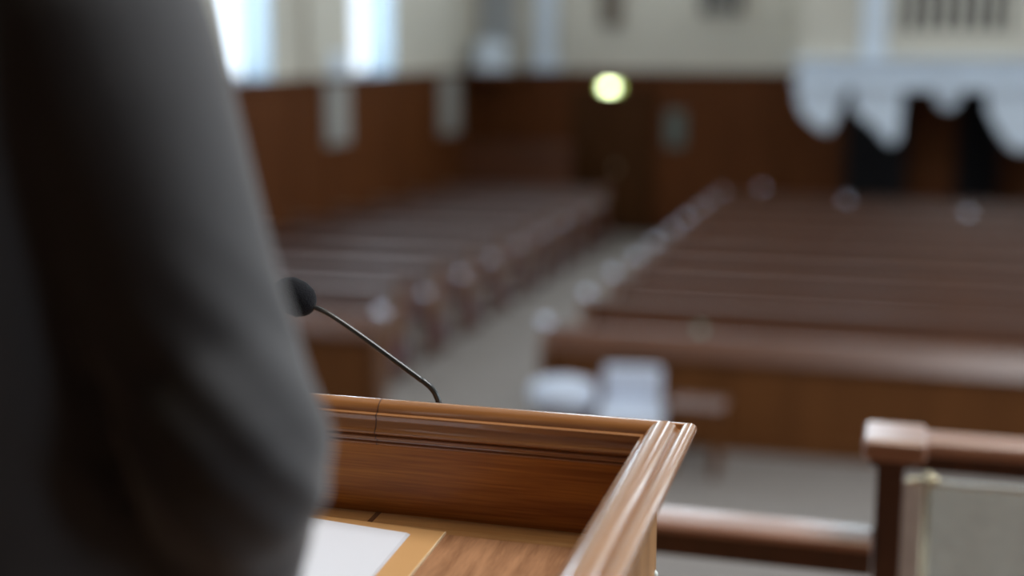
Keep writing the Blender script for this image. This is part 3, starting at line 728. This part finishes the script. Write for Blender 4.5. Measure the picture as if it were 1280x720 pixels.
for sh, el, wr, sd in ((S_, E_, W_, 1), (mir(S_), mir(E_), mir(W_), -1)):
    ax = (el-sh).normalized()
    cuff = el+(wr-el)*.98
    tube(bm, [(CX, CY-.008, 3.205), (CX+.07*sd, CY-.008, 3.185), sh+Vector((-.02*sd, -.01, .002))], [(.045, .062), (.050, .070), (.048, .064)], 24, 4)
    pts = [sh-ax*.040+Vector((-.03*sd, 0, -.01)), sh-ax*.012+Vector((-.006*sd, 0, -.004)), sh+ax*.05, sh.lerp(el, .35), sh.lerp(el, .62), sh.lerp(el, .86), el+ax*.005+Vector((.006*sd, -.006, -.006)), el.lerp(wr, .22)+Vector((.004*sd, 0, -.004)), el.lerp(wr, .5), el.lerp(wr, .8), cuff]
    tube(bm, pts, [.046, .062, .072, .070, .063, .058, .060, .056, .051, .045, .043], 28, 5)
jk = union('jacket', bm, M['wool'], person, 0.0048, 5, fold)
# shirt front, lapels and buttons
def chest_y(x, z):
    k = (z-2.80)/.30; rx = .205-.02*k; ry = .128-.012*max(0, k)
    return CY+ry*max(0, 1-(abs(x-CX)/rx)**2.3)**(1/2.3)
def patch(name, outline, off, mat):
    # fan of strips lying just proud of the chest
    bm = bmesh.new(); f = []; bk = []
    for (x, z) in outline:
        y = chest_y(CX+x, z)+off; f.append(bm.verts.new((CX+x, y, z))); bk.append(bm.verts.new((CX+x, y-.02, z)))
    n = len(f); bm.faces.new(f); bm.faces.new(bk[::-1])
    for i in range(n): bm.faces.new((f[i], bk[i], bk[(i+1) % n], f[(i+1) % n]))
    bmesh.ops.triangulate(bm, faces=bm.faces)
    return link(name, bm, mat, person)
patch('shirt_front', [(0, 2.90), (.030, 3.00), (.048, 3.10), (.050, 3.19), (.0, 3.20), (-.050, 3.19), (-.048, 3.10), (-.030, 3.00)], .010, M['shirt'])
for sx in (-1, 1):
    patch('lapel', [(sx*.0, 2.885), (sx*.034, 2.99), (sx*.052, 3.10), (sx*.056, 3.20), (sx*.080, 3.19), (sx*.105, 3.09), (sx*.075, 3.08), (sx*.072, 3.05), (sx*.045, 2.96), (sx*.012, 2.88)], .015, M['wool'])
for z in (2.86, 2.76):
    bm = bmesh.new(); ball(bm, (CX+.012, chest_y(CX+.012, z)+.004, z), .009, 1, .4, 1); link('button', bm, M['hair'], person, smooth=True)
# collar
bm = bmesh.new()
for i in range(1):
    ring = []
    pts = [Vector((CX+.070*math.cos(a), CY-.006+.066*math.sin(a), 3.245+.010*math.cos(a*1)**2)) for a in [R(130+280*k/24) for k in range(25)]]
    tube(bm, pts, [(.020, .006)]*25, 10)
link('collar', bm, M['wool'], person, smooth=True)
bm = bmesh.new(); lathe(bm, [(.060, 0), (.061, .035), (.058, .040), (.054, .036), (.055, 0)], (CX, CY+.002, 3.245), 32); link('shirt_collar', bm, M['shirt'], person, smooth=True)
for wr, el in ((W_, E_), (mir(W_), mir(E_))):
    a = (wr-el).normalized(); bm = bmesh.new(); tube(bm, [wr-a*.03, wr+a*.008], [.035, .034], 24); link('shirt_cuff', bm, M['shirt'], person, smooth=True)
bm = bmesh.new()
body_ellipse(bm, [(2.50, CX, CY, .165, .115), (2.62, CX, CY, .172, .118), (2.72, CX, CY, .160, .112)])
for sx in (-1, 1):
    tube(bm, [(CX+sx*.075, CY, 2.60), (CX+sx*.092, CY, 2.48), (CX+sx*.10, CY+.008, 2.22), (CX+sx*.112, CY-.01, 1.98), (CX+sx*.117, CY-.012, 1.785)], [.095, .098, .078, .072, .068], 24, 4)
union('trousers', bm, M['trouser'], person, 0.01, 3)
for sx in (-1, 1):
    bm = bmesh.new(); tube(bm, [(CX+sx*.115, CY-.065, 1.762), (CX+sx*.116, CY-.03, 1.775), (CX+sx*.12, CY+.05, 1.768), (CX+sx*.125, CY+.13, 1.757), (CX+sx*.127, CY+.185, 1.748)], [(.030, .030), (.052, .040), (.042, .042), (.034, .046), (.020, .028)], 20, 4)
    box(bm, CX+sx*.12-.038, CX+sx*.12+.038, CY-.085, CY+.17, PZ, PZ+.025)
    link('shoe', bm, M['shoe'], person, smooth=False, bevel=0.004)

# ------------------------------------------------------------------ light
# added fill light high above the platform edge; no opening is built for it
area('chancel_fill', (1.9, 3.4, 7.8), (0, R(8), 0), 2.4, 2.4, 380, (0.94, 0.97, 1.0))
# a lamp recessed in the chancel ceiling over the lectern
cl = thing('ceiling_lamp', 'recessed square lamp in the chancel ceiling above the lectern', 'lamp', (.15, 1.25, 5.58))
link('frame', boxes((-.34, .34, -.34, -.30, -.02, .02), (-.34, .34, .30, .34, -.02, .02), (-.34, -.30, -.30, .30, -.02, .02), (.30, .34, -.30, .30, -.02, .02)), M['brass'], cl, bevel=0.004)
area('ceiling_lamp_light', (.15, 1.25, 5.57), (0, 0, 0), .6, .6, 19, (1.0, 0.84, 0.64))
w_ = bpy.data.worlds.new('world'); sc.world = w_; w_.use_nodes = True
w_.node_tree.nodes['Background'].inputs[0].default_value = (0.80, 0.90, 1.0, 1); w_.node_tree.nodes['Background'].inputs[1].default_value = 1.8

# ------------------------------------------------------------------ camera
cam = bpy.data.cameras.new('camera'); co = bpy.data.objects.new('camera', cam); COL.objects.link(co)
cam.sensor_width = 36; cam.lens = 47.8125
cam.clip_start = 0.05; cam.clip_end = 200
co.location = (0, 0, EYE); co.rotation_euler = (R(90-10.3345), 0, R(16.4431))
cam.dof.use_dof = True; cam.dof.focus_distance = 1.42; cam.dof.aperture_fstop = 1.5
sc.camera = co
sc.view_settings.view_transform = 'Standard'; sc.view_settings.look = 'None'
sc.view_settings.gamma = 1; sc.view_settings.use_curve_mapping = False
sc.view_settings.exposure = 0.0
